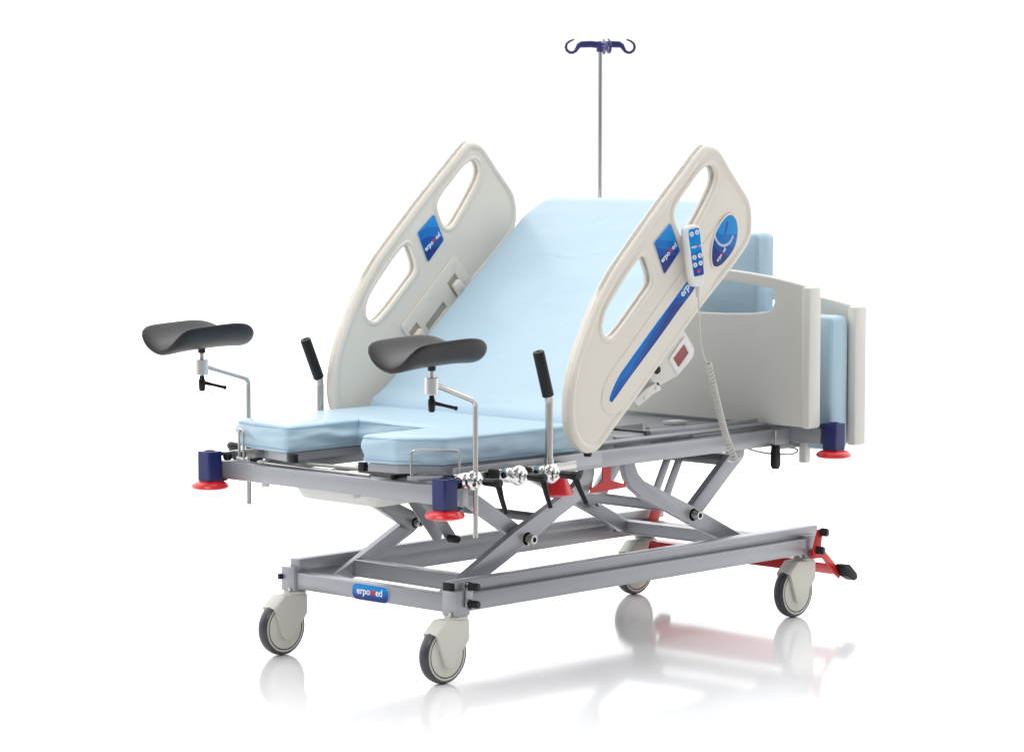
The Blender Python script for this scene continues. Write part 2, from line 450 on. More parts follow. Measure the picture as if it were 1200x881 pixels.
# cross members
def cross(x0, x1, y0, y1, z0, z1, name='cross_member'):
    """open channel with lips, running across the bed"""
    bm = bmesh.new()
    add_box(bm, x0+.003, x0+.006, y0, y1, z0+.003, z1-.003, 0)
    add_box(bm, x0, x1, y0, y1, z1-.0035, z1, .001)
    add_box(bm, x0, x1, y0, y1, z0, z0+.0035, .001)
    finish(bm, name, M['steel'], bed)
cross(.245, .285, .132, .588, .203, .249)
cross(.262, .300, .132, .588, .1645+.052, .2155+.0, 'cross_member') if False else None
cross(1.385, 1.425, .05, .64, .208, .246)
cross(1.02, 1.06, .133, .588, .352, .378)
tube('cross_tube', [(.535, .133, .378), (.535, .588, .378)], .013, M['steel_dark'], bed)
tube('cross_tube', [(1.335, .165, .470), (1.335, .62, .470)], .0165, M['steel_dark'], bed, 20)
tube('cross_tube', [(.20, .09, .488), (.20, .62, .488)], .0135, M['steel_dark'], bed)
# actuators under the deck
bm = bmesh.new()
for y in (.235, .29):
    add_prism(bm, [(.135, .475), (.185, .475), (.292, .345), (.287, .330), (.262, .328)], side(y), .004, .001)
act = finish(bm, 'motor_bracket', M['steel'], bed)
lathe('bracket_pin', [(0, 0), (.010, 0), (.0105, .01), (.0105, .030), (.009, .034), (0, .034)], (.262, .232, .342), (0, -1, 0), M['rubber'], act, 16)
tube('lift_motor', [(.30, .33, .500), (.62, .33, .492)], .021, M['steel_dark'], bed, 20)
bm = bmesh.new()
for y in (.26, .32):
    add_prism(bm, [(.20, .50), (.33, .50), (.36, .44), (.335, .395), (.30, .405), (.285, .44)], side(y), .006, .001)
finish(bm, 'motor_bracket', M['steel'], bed)
tube('motor_rod', [(.62, .33, .490), (1.0, .33, .475)], .011, M['brushed'], bed, 16)
box('motor_housing', (1.06, 1.32, .36, .47, .475, .515), M['tray'], bed, .012)
for dy in (0, .045):
    prism('actuator_bracket', [(1.285, .478), (1.318, .478), (1.235, .330), (1.200, .330)], side(.30+dy), .005, M['steel'], bed, .001)
# lever knob and release plate in red
lathe('release_knob', [(0, 0), (.020, 0), (.024, .006), (.025, .020), (.037, .048), (.041, .056), (.040, .060), (.030, .064), (0, .066)], (.465, .02, .521), (0, 0, -1), M['red'], bed, 32, label='bell shaped red release knob')
T = [(.683, .437), (.681, .457), (.688, .457), (.690, .447), (.732, .466), (.732, .506), (.700, .506), (.700, .511), (.815, .511), (.815, .506), (.764, .504), (.764, .466), (.822, .449), (.823, .456), (.829, .456), (.829, .440)]
prism('release_plate', T, side(.10), .004, M['redpaint'], bed, .001, label='red T shaped release plate under the deck')
lathe('white_bushing', [(0, 0), (.020, 0), (.022, .004), (.022, .02), (0, .022)], (.70, .26, .475), (0, -1, 0), M['tray'], bed)

# ---- upper frame
bm = bmesh.new()
add_box(bm, -.062, -.016, -.112, .822, .486, .5345, .004)
add_box(bm, 1.492, 1.530, -.068, .778, .519, .566, .004)
for y0, y1 in ((.045, .075), (.634, .664)):
    add_box(bm, -.0155, 1.4915, y0, y1, .513, .559, .003)
for x in (.55, .72, 1.05, 1.44):
    add_box(bm, x-.013, x+.013, .0755, .6335, .520, .545, .002)
upper = finish(bm, 'upper_frame', M['steel'], bed)
prism('frame_joint', [(.572, .528), (.5785, .528), (.5785, .556), (.5745, .556), (.5745, .533), (.572, .533)], side(.0447), .002, M['slot'], upper, 0)
plate('side_label', [fillet([(.475, .518), (.560, .518), (.560, .546), (.475, .546)], .002)], side(.0437), .002, .0006, M['sticker'], upper)
# white adjusters and latches on the crossbar
for y, x in ((.655, -.03), (.300, -.03)):
    lathe('adjuster_knob', [(0, 0), (.013, 0), (.016, .003), (.016, .007), (.012, .009), (0, .009)], (x, y, .535), (0, 0, 1), M['tray'], bed)
    lathe('adjuster_foot', [(0, 0), (.011, 0), (.011, .014), (0, .014)], (x+.01, y, .486), (0, 0, -1), M['tray'], bed)
box('latch', (-.025, .0, .685, .715, .535, .546), M['rubber'], bed)
box('latch', (-.03, .03, .14, .16, .535, .545), M['rubber'], bed)
for y in (.36, .39, .42):
    tube('support_bar', [(-.005, .60, .5395+(.42-y)*.05), (.05, y-.12, .5395+(.42-y)*.05)], .0035, M['tray'], bed, 8)
tube('support_bar', [(-.045, .63, .540), (-.045, .22, .540)], .0045, M['brushed'], bed, 8)

# ---- bumpers
def bumper(x, y, sx, sy, h0, h1, label=None):
    """navy block with red roller; sx, sy say which way the mouth opens"""
    w = .0245
    pts = [(-w, -w), (w*.6, -w), (w, -w*.6), (w, w), (-w, w)]
    bm = bmesh.new()
    out = fillet([(x-w, y-w), (x+w, y-w), (x+w, y+w), (x-w, y+w)], .006, 4)
    add_prism(bm, out, Matrix.Translation((0, 0, (h0+h1)/2)), h1-h0, .002)
    # clip lips over the frame
    if sx > 0:
        add_box(bm, x-w*.5, x+w*1.95, y-w*.8, y+w*.8, h1-.013, h1-.004, .002)
        add_box(bm, x-w*.5, x+w*1.95, y-w*.8, y+w*.8, h0-.003, h0+.003, .0015)
    else:
        add_box(bm, x-w*.8, x+w*.8, min(y, y+sy*w*2), max(y, y+sy*w*2), h1-.013, h1-.004, .002)
    b = finish(bm, 'corner_bumper', M['navy'], bed, label)
    lathe('socket', [(.015, 0), (.015, .0025), (.011, .0025), (.011, -.001)], (x, y, h1), (0, 0, 1), M['navy'], b, 24)
    lathe('socket_hole', [(0, .0008), (.011, .0008), (.011, .0), (0, .0)], (x, y, h1), (0, 0, 1), M['lever'], b, 24)
    lathe('red_roller', [(0, 0), (.026, 0), (.040, .003), (.0495, .009), (.052, .0155), (.049, .020), (.036, .0235), (.02, .025), (0, .025)], (x, y, h0-.0005), (0, 0, -1), M['red'], b, 48)
bumper(-.088, -.097, 1, 1, .482, .562); bumper(-.088, .806, 1, -1, .482, .562)
bumper(1.519, -.097, -1, 1, .505, .582); bumper(1.519, .806, -1, -1, .505, .582)

# ---- deck behind the seat
bm = bmesh.new()
add_box(bm, 1.10, 1.455, .085, .625, .5595, .566, .001)
finish(bm, 'deck_panel', M['steel'], bed)
bm = bmesh.new()
add_box(bm, .70, 1.095, .35, .62, .556, .562, .001)
finish(bm, 'deck_panel', M['steel'], bed)
box('deck_box', (.66, .80, .115, .235, .546, .583), M['steel'], bed, .006)
box('deck_box', (.803, .93, .115, .235, .546, .583), M['steel'], bed, .006)
tube('deck_tube', [(.56, .092, .572), (1.43, .092, .572)], .0075, M['steel'], bed)
box('deck_bar', (.94, 1.42, .105, .118, .552, .590), M['steel'], bed, .002)
box('deck_bar', (.62, 1.08, .255, .275, .552, .590), M['steel'], bed, .002)
box('deck_bar', (.955, .975, .119, .254, .555, .586), M['steel_dark'], bed, .002)
for x, y in ((1.15, .30), (1.15, .43), (1.33, .13), (1.26, .25)):
    lathe('deck_screw', [(0, 0), (.007, 0), (.006, .003), (0, .004)], (x, y, .5660), (0, 0, 1), M['steel_dark'], bed, 12)
box('deck_clip', (1.27, 1.33, .30, .345, .5662, .577), M['tray'], bed, .002)
# hanging catch and foot stub at the head end
prism('catch', [(1.404, .517), (1.424, .517), (1.424, .487), (1.428, .485), (1.428, .458), (1.420, .447), (1.409, .447), (1.401, .458), (1.401, .487), (1.404, .489)], side(.035), .018, M['rubber'], bed, .003)
tube('catch_pin', [(1.414, .035, .56), (1.414, .035, .50)], .004, M['brushed'], bed)
box('socket_tube', (1.535, 1.560, .02, .045, .455, .515), M['tray'], bed, .003)
box('socket_arm', (1.44, 1.56, .046, .066, .500, .517), M['steel'], bed, .003)
# loose wires below the deck
tube('wire', catmull([(1.10, .30, .51), (1.20, .25, .487), (1.32, .22, .487), (1.42, .18, .505), (1.44, .22, .511), (1.25, .30, .512)], 6)[:-7], .003, M['cable'], bed, 8)
tube('wire', catmull([(1.38, .12, .507), (1.42, .08, .490), (1.47, .02, .487), (1.50, .03, .500), (1.43, .10, .510)], 6)[:-7], .0028, M['cable'], bed, 8)

# ---- drain tray beneath the seat
tp = fillet([(-.012, .235), (.33, .235), (.33, .575), (-.012, .575)], .06)
bm = bmesh.new()
rings = []
for d, z in ((0, .512), (0, .500), (-.006, .470), (-.020, .450), (-.05, .442)):
    rings.append([bm.verts.new((p.x, p.y, z)) for p in offset(tp, d)])
for d, z in ((-.055, .447), (-.026, .455), (-.011, .472), (-.005, .505), (-.004, .512)):
    rings.append([bm.verts.new((p.x, p.y, z)) for p in offset(tp, d)])
n = len(tp)
for a, b in zip(rings, rings[1:]+rings[:1]):
    if a is rings[4]: continue
    for i in range(n): bm.faces.new((a[i], a[(i+1) % n], b[(i+1) % n], b[i]))
bm.faces.new(rings[4]); bm.faces.new(rings[5])
finish(bm, 'drain_tray', M['tray'], bed, label='shallow white drain tray hung under the seat')

# ---- seat frame
def U(d, xe=.56):
    o = [(-.068, .10), (-.088, .21), (.18, .21), (.18, .499), (-.088, .499), (-.068, .609), (.012, .715), (xe, .735), (xe, -.026), (.012, -.006)]
    return o
inner = fillet(offset(U(0), -.012), [.01, .001, .001, .001, .001, .01, .03, .004, .004, .03], 4)
bm = bmesh.new()
add_prism(bm, inner, Matrix.Translation((0, 0, .5660)), .021, .002)
seatf = finish(bm, 'seat_frame', M['steel'], bed)
for y in (.2115+.009, .4975-.009):
    box('end_cap', (-.0785, -.062, y-.011, y+.011, .5545, .5772), M['rubber'], seatf, .001)
bm = bmesh.new()
add_box(bm, .02, .58, -.035, -.018, .536, .574, .002)
finish(bm, 'seat_side_bar', M['steel'], bed)
bm = bmesh.new()
add_box(bm, .02, .58, .727, .744, .536, .574, .002)
finish(bm, 'seat_side_bar', M['steel'], bed)
# accessory rails
for y in (-.065, .774):
    r_ = box('accessory_rail', (-.045, .44, y-.005, y+.005, .540, .562), M['brushed'], bed, .002)
    for x in (-.02, .10, .22, .40):
        yy = sorted((y+.0055 if y < 0 else y-.0055, -.0355 if y < 0 else .7445))
        box('rail_spacer', (x-.01, x+.01, yy[0], yy[1], .542, .560), M['steel_dark'], r_, .001)
lathe('rail_stop', [(0, 0), (.012, 0), (.012, .012), (.008, .016), (0, .016)], (-.046, .774, .548), (-1, 0, 0), M['rubber'], bed, 16)
lathe('rail_stop', [(0, 0), (.012, 0), (.012, .012), (.008, .016), (0, .016)], (-.046, -.065, .548), (-1, 0, 0), M['rubber'], bed, 16)
# bent wire retainers holding the seat pad
def retainer(p0, p1, zt, zb):
    p0, p1 = V(p0), V(p1)
    d = (p1-p0).normalized()
    tube('pad_retainer', [(p0.x, p0.y, zb), (p0.x, p0.y, zt), (p1.x, p1.y, zt), (p1.x, p1.y, zb)], .0032, M['brushed'], bed, 10, bend=.012)
    tube('retainer_base', [(p0.x-d.x*.01, p0.y-d.y*.01, zb), (p1.x+d.x*.01, p1.y+d.y*.01, zb)], .006, M['steel'], bed, 10)
retainer((-.060, .052), (.022, -.042), .620, .548)
retainer((-.084, .672), (-.070, .706), .630, .548)

# ---- backrest frame (carries the back pad and side rails)
ang = math.atan2(.815, 1)
bx, bz = .46, .652
ca, sa = math.cos(ang), math.sin(ang)
BK = Matrix(((ca, 0, -sa, bx), (0, 1, 0, 0), (sa, 0, ca, bz), (0, 0, 0, 1)))   # local x up the slope, z out of its face
bm = bmesh.new()
for y in (.02, .66):
    add_box(bm, .05, .86, y, y+.03, -.125, -.090, .003, mx=BK)
for x in (.06, .40, .80):
    add_box(bm, x, x+.03, .0505, .6595, -.122, -.093, .002, mx=BK)
add_box(bm, .04, .88, .0, .71, -.089, -.084, .001, mx=BK)
finish(bm, 'backrest_frame', M['steel'], bed)
for y in (.10, .60):
    tube('backrest_strut', [(.60, y, .56), (.93, y, .90)], .012, M['steel'], bed)
# angle read-out and brackets beside the near rail
def angle_box():
    o = [(.747, .800), (.864, .893), (.914, .833), (.910, .812), (.841, .762), (.765, .740), (.735, .757), (.728, .785)]
    a = prism('angle_indicator', fillet(o, .008, 4), side(-.06), .034, M['board'], bed, .004, label='grey angle indicator housing with a dark red window')
    bz_ = fillet([(.869, .872), (.907, .828), (.888, .798), (.841, .765), (.802, .812)], .008, 4)
    win = fillet([(.866, .850), (.885, .824), (.843, .786), (.820, .812)], .003, 3)
    plate('bezel', [bz_, win], side(-.0785), .006, .0018, M['white'], a)
    prism('window', win, side(-.0775), .002, M['window'], a, 0)
    bm = bmesh.new()
    add_prism(bm, [(.715, .735), (.763, .752), (.775, .729), (.74, .720), (.683, .690), (.663, .705)], side(-.075), .004, .001)
    add_prism(bm, [(.69, .73), (.78, .80), (.80, .77), (.70, .70)], side(-.045), .03, .002)
    br = finish(bm, 'hinge_bracket', M['tray'], bed)
    for x, z in ((.752, .737), (.705, .712)):
        lathe('bracket_screw', [(0, 0), (.005, 0), (.004, .003), (0, .003)], (x, -.077, z), (0, -1, 0), M['brushed'], br, 10)
    lathe('bracket_spring', [(0, 0), (.011, 0), (.012, .02), (.009, .024), (0, .024)], (.755, -.06, .785), (0, -1, 0), M['rubber'], br, 14)
angle_box()

# ================================================================== side rails
OUT = [(0.901, 1.387), (0.934, 1.394), (0.967, 1.386), (0.996, 1.361), (1.03, 1.323), (1.081, 1.271), (1.108, 1.238), (1.119, 1.2), (1.120, 1.163), (1.111, 1.130), (1.088, 1.100), (1.033, 1.052), (0.95, 0.987), (0.892, 0.941), (0.832, 0.890), (0.77, 0.837), (0.69, 0.767), (0.611, 0.699), (0.549, 0.647), (0.500, 0.605), (0.475, 0.588), (0.448, 0.583), (0.421, 0.59), (0.395, 0.610), (0.372, 0.645), (0.362, 0.692), (0.364, 0.743), (0.375, 0.794), (0.394, 0.844), (0.420, 0.894), (0.446, 0.940), (0.472, 0.982), (0.503, 1.022), (0.541, 1.067), (0.586, 1.110), (0.664, 1.182), (0.743, 1.253), (0.824, 1.322)]
H1 = [(0.655, 1.094), (0.674, 1.074), (0.687, 1.030), (0.651, 0.993), (0.61, 0.956), (0.571, 0.922), (0.532, 0.895), (0.507, 0.899), (0.499, 0.918), (0.510, 0.951), (0.536, 0.984), (0.568, 1.018), (0.612, 1.062)]
H2 = [(0.930, 1.333), (0.952, 1.322), (0.950, 1.291), (0.912, 1.238), (0.868, 1.185), (0.843, 1.158), (0.821, 1.152), (0.804, 1.170), (0.789, 1.208), (0.804, 1.236), (0.848, 1.276), (0.890, 1.313)]
STRIP = [(0.525, 0.715), (0.518, 0.725), (0.531, 0.749), (0.559, 0.786), (0.611, 0.832), (0.689, 0.900), (0.777, 0.974), (0.842, 1.030), (0.862, 1.033), (0.870, 1.018), (0.862, 0.998), (0.81, 0.955), (0.738, 0.892), (0.65, 0.818), (0.587, 0.765), (0.536, 0.720)]
PAD = [(0.521, 0.682), (0.500, 0.694), (0.489, 0.719), (0.496, 0.752), (0.522, 0.790), (0.570, 0.834), (0.737, 0.982), (0.842, 1.073), (0.910, 1.130), (0.985, 1.182), (1.015, 1.140), (0.990, 1.075), (0.945, 1.010), (0.880, 0.945), (0.738, 0.820), (0.611, 0.715), (0.560, 0.686)]
SQ = [(0.766, 1.187), (0.807, 1.109), (0.741, 1.045), (0.698, 1.134)]
OV = [(1.018, 1.200), (1.042, 1.184), (1.048, 1.149), (1.032, 1.106), (0.985, 1.068), (0.955, 1.060), (0.941, 1.072), (0.940, 1.109), (0.954, 1.150), (0.987, 1.186)]
def up2(v): return V((v[0], 0, v[1]))
def side_rail(yc, sgn):
    """sgn -1: near side, its outer face looks to -y"""
    out = catmull(OUT, 3); h1 = offset(catmull(H1, 4), .006); h2 = offset(catmull(H2, 4), .006)
    body = plate('side_rail', [out, h1, h2], side(yc), .030, .009, M['rail'], bed, res=5,
                 label='raised cream side rail with hand grips, nearer side' if sgn < 0 else 'raised cream side rail with hand grips, farther side')
    # swollen rim and grip surrounds
    inn = catmull([tuple(p) for p in offset(OUT, -.026)], 3)
    plate('rim', [out, inn], side(yc), .039, .0135, M['rail'], body, res=5)
    for h, lab in ((h1, 0), (h2, 1)):
        plate('grip_surround', [offset(h, .015), h], side(yc), .038, .0065, M['rail'], body, res=4)
    yo = yc+sgn*.0155      # outer skin
    # raised field with the long stripe
    pad = catmull(PAD, 4)
    plate('raised_field', [pad], side(yo-sgn*.0005), .005, .0016, M['rail'], body)
    st = catmull(STRIP, 4)
    plate('stripe', [st], side(yo+sgn*.0022), .0018, .0006, decal('stripe_print', (.60, 0, .86), (.66, 0, -.75), .085, .05), body, label='long blue wave stripe')
    plate('stripe_edge', [offset(st, .003), st], side(yo+sgn*.0022), .0014, .0005, M['white'], body)
    ov = catmull(OV, 4)
    plate('oval_decal', [ov], side(yo+sgn*.0028), .002, .0006, decal('oval_print', (1.0, 0, 1.20), (-.35, 0, -.93), .15, .05), body, label='blue drop shaped scale decal')
    plate('oval_edge', [offset(ov, .0055), offset(ov, .0005)], side(yo+sgn*.0032), .0040, .0012, M['rail'], body)
    def arc_band(cx_, cz_, r0, r1, a0, a1, n=14):
        A_ = [math.radians(a0+(a1-a0)*i/n) for i in range(n+1)]
        return [V((cx_+r0*math.cos(a), cz_+r0*math.sin(a))) for a in A_]+[V((cx_+r1*math.cos(a), cz_+r1*math.sin(a))) for a in A_[::-1]]
    plate('scale_arc', [arc_band(.990, 1.158, .045, .038, -165, -22)], side(yo+sgn*.0042), .0008, .0002, M['silverink'], body)
    plate('scale_mark', [arc_band(.962, 1.180, .047, .039, -44, 4)], side(yo+sgn*.0042), .0008, .0002, M['ink'], body)
    r = V((.75, 0, .66))
    R, Uo = (r, V((-.66, 0, .75)))
    if sgn < 0:
        wordmark((.963, yo+sgn*.0046, 1.072), (.72, 0, .69), (-.69, 0, .72), .0135, body)
        wordmark((.816, yo+sgn*.0036, .981), R, Uo, .029, body, 'erpo')
    # square decals on both faces
    sq = fillet(SQ, .008, 4)
    dp = decal('square_print', (.74, 0, 1.185), (.2, 0, -.98), .14, .05)
    for s2 in (-1, 1):
        ys = yc+s2*.0155
        plate('square_decal', [sq], side(ys+s2*.0006), .0018, .0006, dp, body)
        plate('decal_edge', [offset(sq, .0016), offset(sq, -.0006)], side(ys+s2*.0007), .0024, .0006, M['silverink'], body)
        if s2 < 0:
            wordmark((.733, ys+s2*.0018, 1.078), (.80, 0, .60), (-.60, 0, .80), .0205, body)
        else:
            # seen from the far side the word runs the other way
            wordmark((.790, ys+s2*.0018, 1.122), (-.80, 0, -.60), (-.60, 0, .80), .0205, body)
    # hinge cover on the inner face
    yi = yc-sgn*.0155
    cov = fillet([(.628, .866), (.850, 1.064), (.922, .984), (.694, .792)], .012, 4)
    wells = []
    for (cx_, cz_) in ((.850, .978), (.692, .842)):
        a = V((.746, .665)); b = V((.665, -.746)); c0 = V((cx_, cz_))
        wells.append([c0+a*.022+b*(-.026), c0+a*.022+b*.034, c0-a*.022+b*.034, c0-a*.022-b*.026])
    a = V((.746, .665)); b = V((.665, -.746)); c0 = V((.772, .889))
    wells.append([c0+a*.05-b*.012, c0+a*.05+b*.012, c0-a*.05+b*.012, c0-a*.05-b*.012])
    hc = plate('hinge_cover', [cov]+wells, side(yi-sgn*.003), .006, .0012, M['rail'], body, label='hinge cover with two hinge wells')
    plate('cover_joint', [offset(cov, .0016), offset(cov, -.0002)], side(yi-sgn*.0012), .002, .0004, M['board'], body)
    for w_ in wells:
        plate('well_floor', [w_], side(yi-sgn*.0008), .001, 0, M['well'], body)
    for k in range(2):
        c0 = V(((.850, .978), (.692, .842))[k])
        p0 = c0-b*.010; p1 = c0+b*.040
        bm = bmesh.new()
        add_prism(bm, [p0+a*.016, p1+a*.016, p1-a*.016, p0-a*.016], side(yi-sgn*.011), .018, .006, 4)
        finish(bm, 'hinge_arm', M['rail'], body)
    for x, z in ((.846, 1.035), (.650, .865), (.748, .945), (.893, .988)):
        lathe('screw_cover', [(0, 0), (.008, 0), (.0075, .001), (0, .0012)], (x, yi-sgn*.006, z), (0, -sgn, 0), M['board'], body, 20)
    # two bars that carry the rail on the backrest frame
    for x, z in ((.89, .93), (.74, .80)):
        ya, yb = sorted((yi-sgn*.004, YC+(.315 if sgn > 0 else -.315)))
        bm = bmesh.new(); add_box(bm, x-.012, x+.012, ya, yb, z-.012, z+.012, .003); finish(bm, 'rail_mount', M['steel'], body)
    lathe('corner_stop', [(0, 0), (.012, 0), (.010, .012), (0, .012)], (.452, yc, .586), (0, 0, -1), M['rubber'], body, 12)
    return body
side_rail(-.098, -1)
side_rail(2*YC+.098, 1)

# ================================================================== pads
seat = [(-.071, .10), (-.090, .21), (.18, .21), (.18, .499), (-.088, .499), (-.074, .640), (-.048, .745), (.06, .758), (.51, .748), (.51, -.033), (.010, -.003)]
seatp = fillet(seat, [.03, .015, .003, .003, .015, .03, .04, .05, .02, .02, .04], 5)
sm = cushion('seat_cushion', seatp, .578, .652, Matrix.Identity(4), M['vinyl'], None, r=.012, bulge=.004, wr=.0075)
tag(sm, 'U shaped light blue vinyl seat pad lying flat on the bed frame', 'cushion')
piping(seatp, .6445, Matrix.Identity(4), sm, d=.0005)
piping(seatp, .5885, Matrix.Identity(4), sm, d=.0005)
box('panel_seam', (.18, .1812, .4980, .5000, .588, .6525), M['seam'], sm, 0)

# back pad: lofted along the slope with a soft foot
S = .938
bm = bmesh.new(); rings = []
NS, NC = 60, 56
for i in range(NS+1):
    s = S*i/NS
    hw = .402; th = .085
    rc = .115
    if s > S-rc: hw -= rc-math.sqrt(max(0, rc*rc-(s-(S-rc))**2))
    if s > S-.03: th *= max(.05, math.sqrt(max(0, 1-((s-(S-.03))/.03)**2)))
    if s < .02: th *= max(.3, s/.02)
    ring = []
    for k in range(NC):
        a = 2*PI*k/NC
        ex = 9.
        cx_, sx_ = math.cos(a), math.sin(a)
        # rounded rectangle of half sizes hw, th/2 with corner radius ~.02
        rr_ = min(.022, th*.45)
        L = max(abs(cx_), abs(sx_))
        qx, qy = cx_/L, sx_/L
        px_ = qx*hw; py_ = qy*th/2
        ix = max(-hw+rr_, min(hw-rr_, px_)); iy = max(-th/2+rr_, min(th/2-rr_, py_))
        ring.append((ix, iy, px_, py_, rr_))
    rings.append((s, hw, th, ring))
def rr_ring(hw, h, r, n_side=26, n_c=6):
    pts = []
    r = min(r, h*.95)
    for (sx_, sy_, a0) in ((1, 1, 0), (-1, 1, PI/2), (-1, -1, PI), (1, -1, 3*PI/2)):
        for j in range(n_c+1):
            a = a0+PI/2*j/n_c
            pts.append(V((sx_*(hw-r)+r*math.cos(a), sy_*(h-r)+r*math.sin(a))))
        if a0 in (0, PI):
            for j in range(1, n_side): 
                t = j/n_side
                x = (hw-r)*(1-2*t)*(1 if a0 == 0 else -1)
                pts.append(V((x, h if a0 == 0 else -h)))
    return pts
vr = []
for s, hw, th, _ in rings:
    row = []
    for p in rr_ring(hw, th/2, .02):
        x = s; z = p.y-th/2*0-.0425
        if s > S-.03: z = p.y-.0425
        # soft foot: the first centimetres flatten towards the seat
        f = max(0, 1-s/.10)
        w = BK @ V((x, YC+p.x, z+.0))
        w.z += .010*f*f; w.x -= .020*f*f
        if p.y > 0:
            nn = noise.noise(V((s*6, p.x*5, 2)))*.003+noise.noise(V((s*16, p.x*16, 5)))*.0008
            edge = max(0, (s-(S-.16))/.16)*max(0, (abs(p.x)-.22)/.18)
            nn += noise.noise(V((s*30+p.x*30, (s-abs(p.x))*8, 1)))*.004*edge
            low = max(0, 1-s/.16)
            nn += noise.noise(V((s*32, p.x*5, 9)))*.005*low - max(0, .5-abs(noise.noise(V((s*22+p.x*3, p.x*4, 4))))*6)*.004*low
            w += V((-sa, 0, ca))*nn
        row.append(bm.verts.new(w))
    vr.append(row)
n = len(vr[0])
for a_, b_ in zip(vr, vr[1:]):
    for i in range(n): bm.faces.new((a_[i], a_[(i+1) % n], b_[(i+1) % n], b_[i]))
bm.faces.new(vr[0]); bm.faces.new(vr[-1])
back = finish(bm, 'back_cushion', M['vinyl'], None, sharp=60)
tag(back, 'wide light blue vinyl backrest pad raised at an angle between the side rails', 'cushion')

# stored leg pad with its tongue, upright between the two end boards
sl = fillet([(-.060, .497), (.770, .497), (.770, .887), (.497, .887), (.497, 1.122), (.219, 1.122), (.219, .887), (-.060, .887)], [.014, .014, .02, .004, .02, .02, .004, .02], 5)
SM = front(1.5905)
leg = cushion('leg_cushion', sl, -.042, .042, SM, M['vinyl'], None, r=.01, bulge=.003, wr=.0015, seed=7)
tag(leg, 'light blue vinyl leg section pad stored upright between the two end boards', 'cushion')
piping(sl, -.033, SM, leg); piping(sl, .033, SM, leg)

# ================================================================== end boards
def board(x, dz, label):
    w = .435
    def top(v):   # v = distance from the middle
        t = abs(v)/w
        return 1.022-.044*t**2.0
    ys = [-w+.012+i*(2*w-.024)/40 for i in range(41)]
    o = [(YC+y, top(y)+dz) for y in ys]
    o = [(YC-w+.012, .573+dz)]+o+[(YC+w-.012, .573+dz)]
    hw_ = .292
    hole = []
    topc = [(YC+v, top(v)-.034+dz) for v in [hw_-.02-i*(2*hw_-.04)/24 for i in range(25)]]
    hole = [V(p) for p in topc]
    hole += [V((YC-hw_+.006, .972+dz)), V((YC-hw_, .955+dz)), V((YC-hw_, .930+dz)), V((YC-hw_+.010, .908+dz)), V((YC-hw_+.030, .901+dz))]
    hole += [V((YC+v, .888+.013*(abs(v)/hw_)**2+dz)) for v in [-.2, -.1, 0, .1, .2]]
    hole += [V((YC+hw_-.030, .901+dz)), V((YC+hw_-.010, .908+dz)), V((YC+hw_, .930+dz)), V((YC+hw_, .955+dz)), V((YC+hw_-.006, .972+dz))]
    b = plate('end_board', [o, hole], front(x), .026, .006, M['board'], None, res=4)
    tag(b, label, 'bed board')
    for s in (-1, 1):
        y0, y1 = sorted((YC+s*(w+.002), YC+s*(w-.030)))
        pst = box('edge_post', (x-.028, x+.028, y0, y1, .571+dz, .980+dz), M['board'], b, .008)
    return b
board(1.448, 0, 'pale grey end board standing on the deck, nearer one, in front of stored blue pad')
board(1.665, -.066, 'pale grey end board mounted lower at the head end, behind stored blue pad')

# ================================================================== leg supports
def clamp(x, y, z, s, parent, rod_r=0, lever=(0.02, -.012, -.074)):
    """chrome rotary clamp on the accessory rail; s=-1 looks to -y. The clamp is one part with sub-parts"""
    lx = x-.042
    ry = -.065 if s < 0 else .774
    bm = bmesh.new()
    ya, yb = sorted((ry+s*.006, ry+s*.030))
    add_box(bm, x-.030, x+.012, ya, yb, z-.020, z+.014, .003)
    add_lathe(bm, [(0, 0), (.019, 0), (.021, .004), (.021, .026), (.017, .032), (0, .032)], (x-.008, ry+s*.030, z), (0, s, 0), 28)
    add_lathe(bm, [(0, -.004), (.015, -.004), (.021, .000), (.0250, .006), (.0268, .012), (.0268, .016), (.025, .020), (.019, .0235), (.0185, .025), (.0175, .0305), (.012, .032), (.0105, .034), (.010, .040), (0, .040)], (x, ry+s*.056, z), (0, s, 0), 40)
    add_lathe(bm, [(0, 0), (.005, 0), (.005, .012), (0, .012)], (x, ry+s*.096, z), (0, s, 0), 12)
    c = finish(bm, 'rail_clamp', M['chrome'], parent, sharp=30)
    box('clamp_jaw', (x-.050, x-.0305, ya, yb, z-.018, z+.016), M['rubber'], c, .003)
    h0 = V((x, ry+s*.104, z))
    bm = bmesh.new()
    add_lathe(bm, [(0, 0), (.008, 0), (.010, .004), (.0105, .030), (.0115, .036), (.0115, .052), (.009, .056), (0, .056)], h0, (0.1, s, 0), 20)
    a = h0+V((.004, s*.044, -.004)); b = a+V(lever)
    add_tube(bm, [a, a+V((0.002, s*.004, -.006)), a.lerp(b, .5), b], [.009, .0085, .0068, .0062], 12)
    finish(bm, 'clamp_lever', M['lever'], c)
    return c
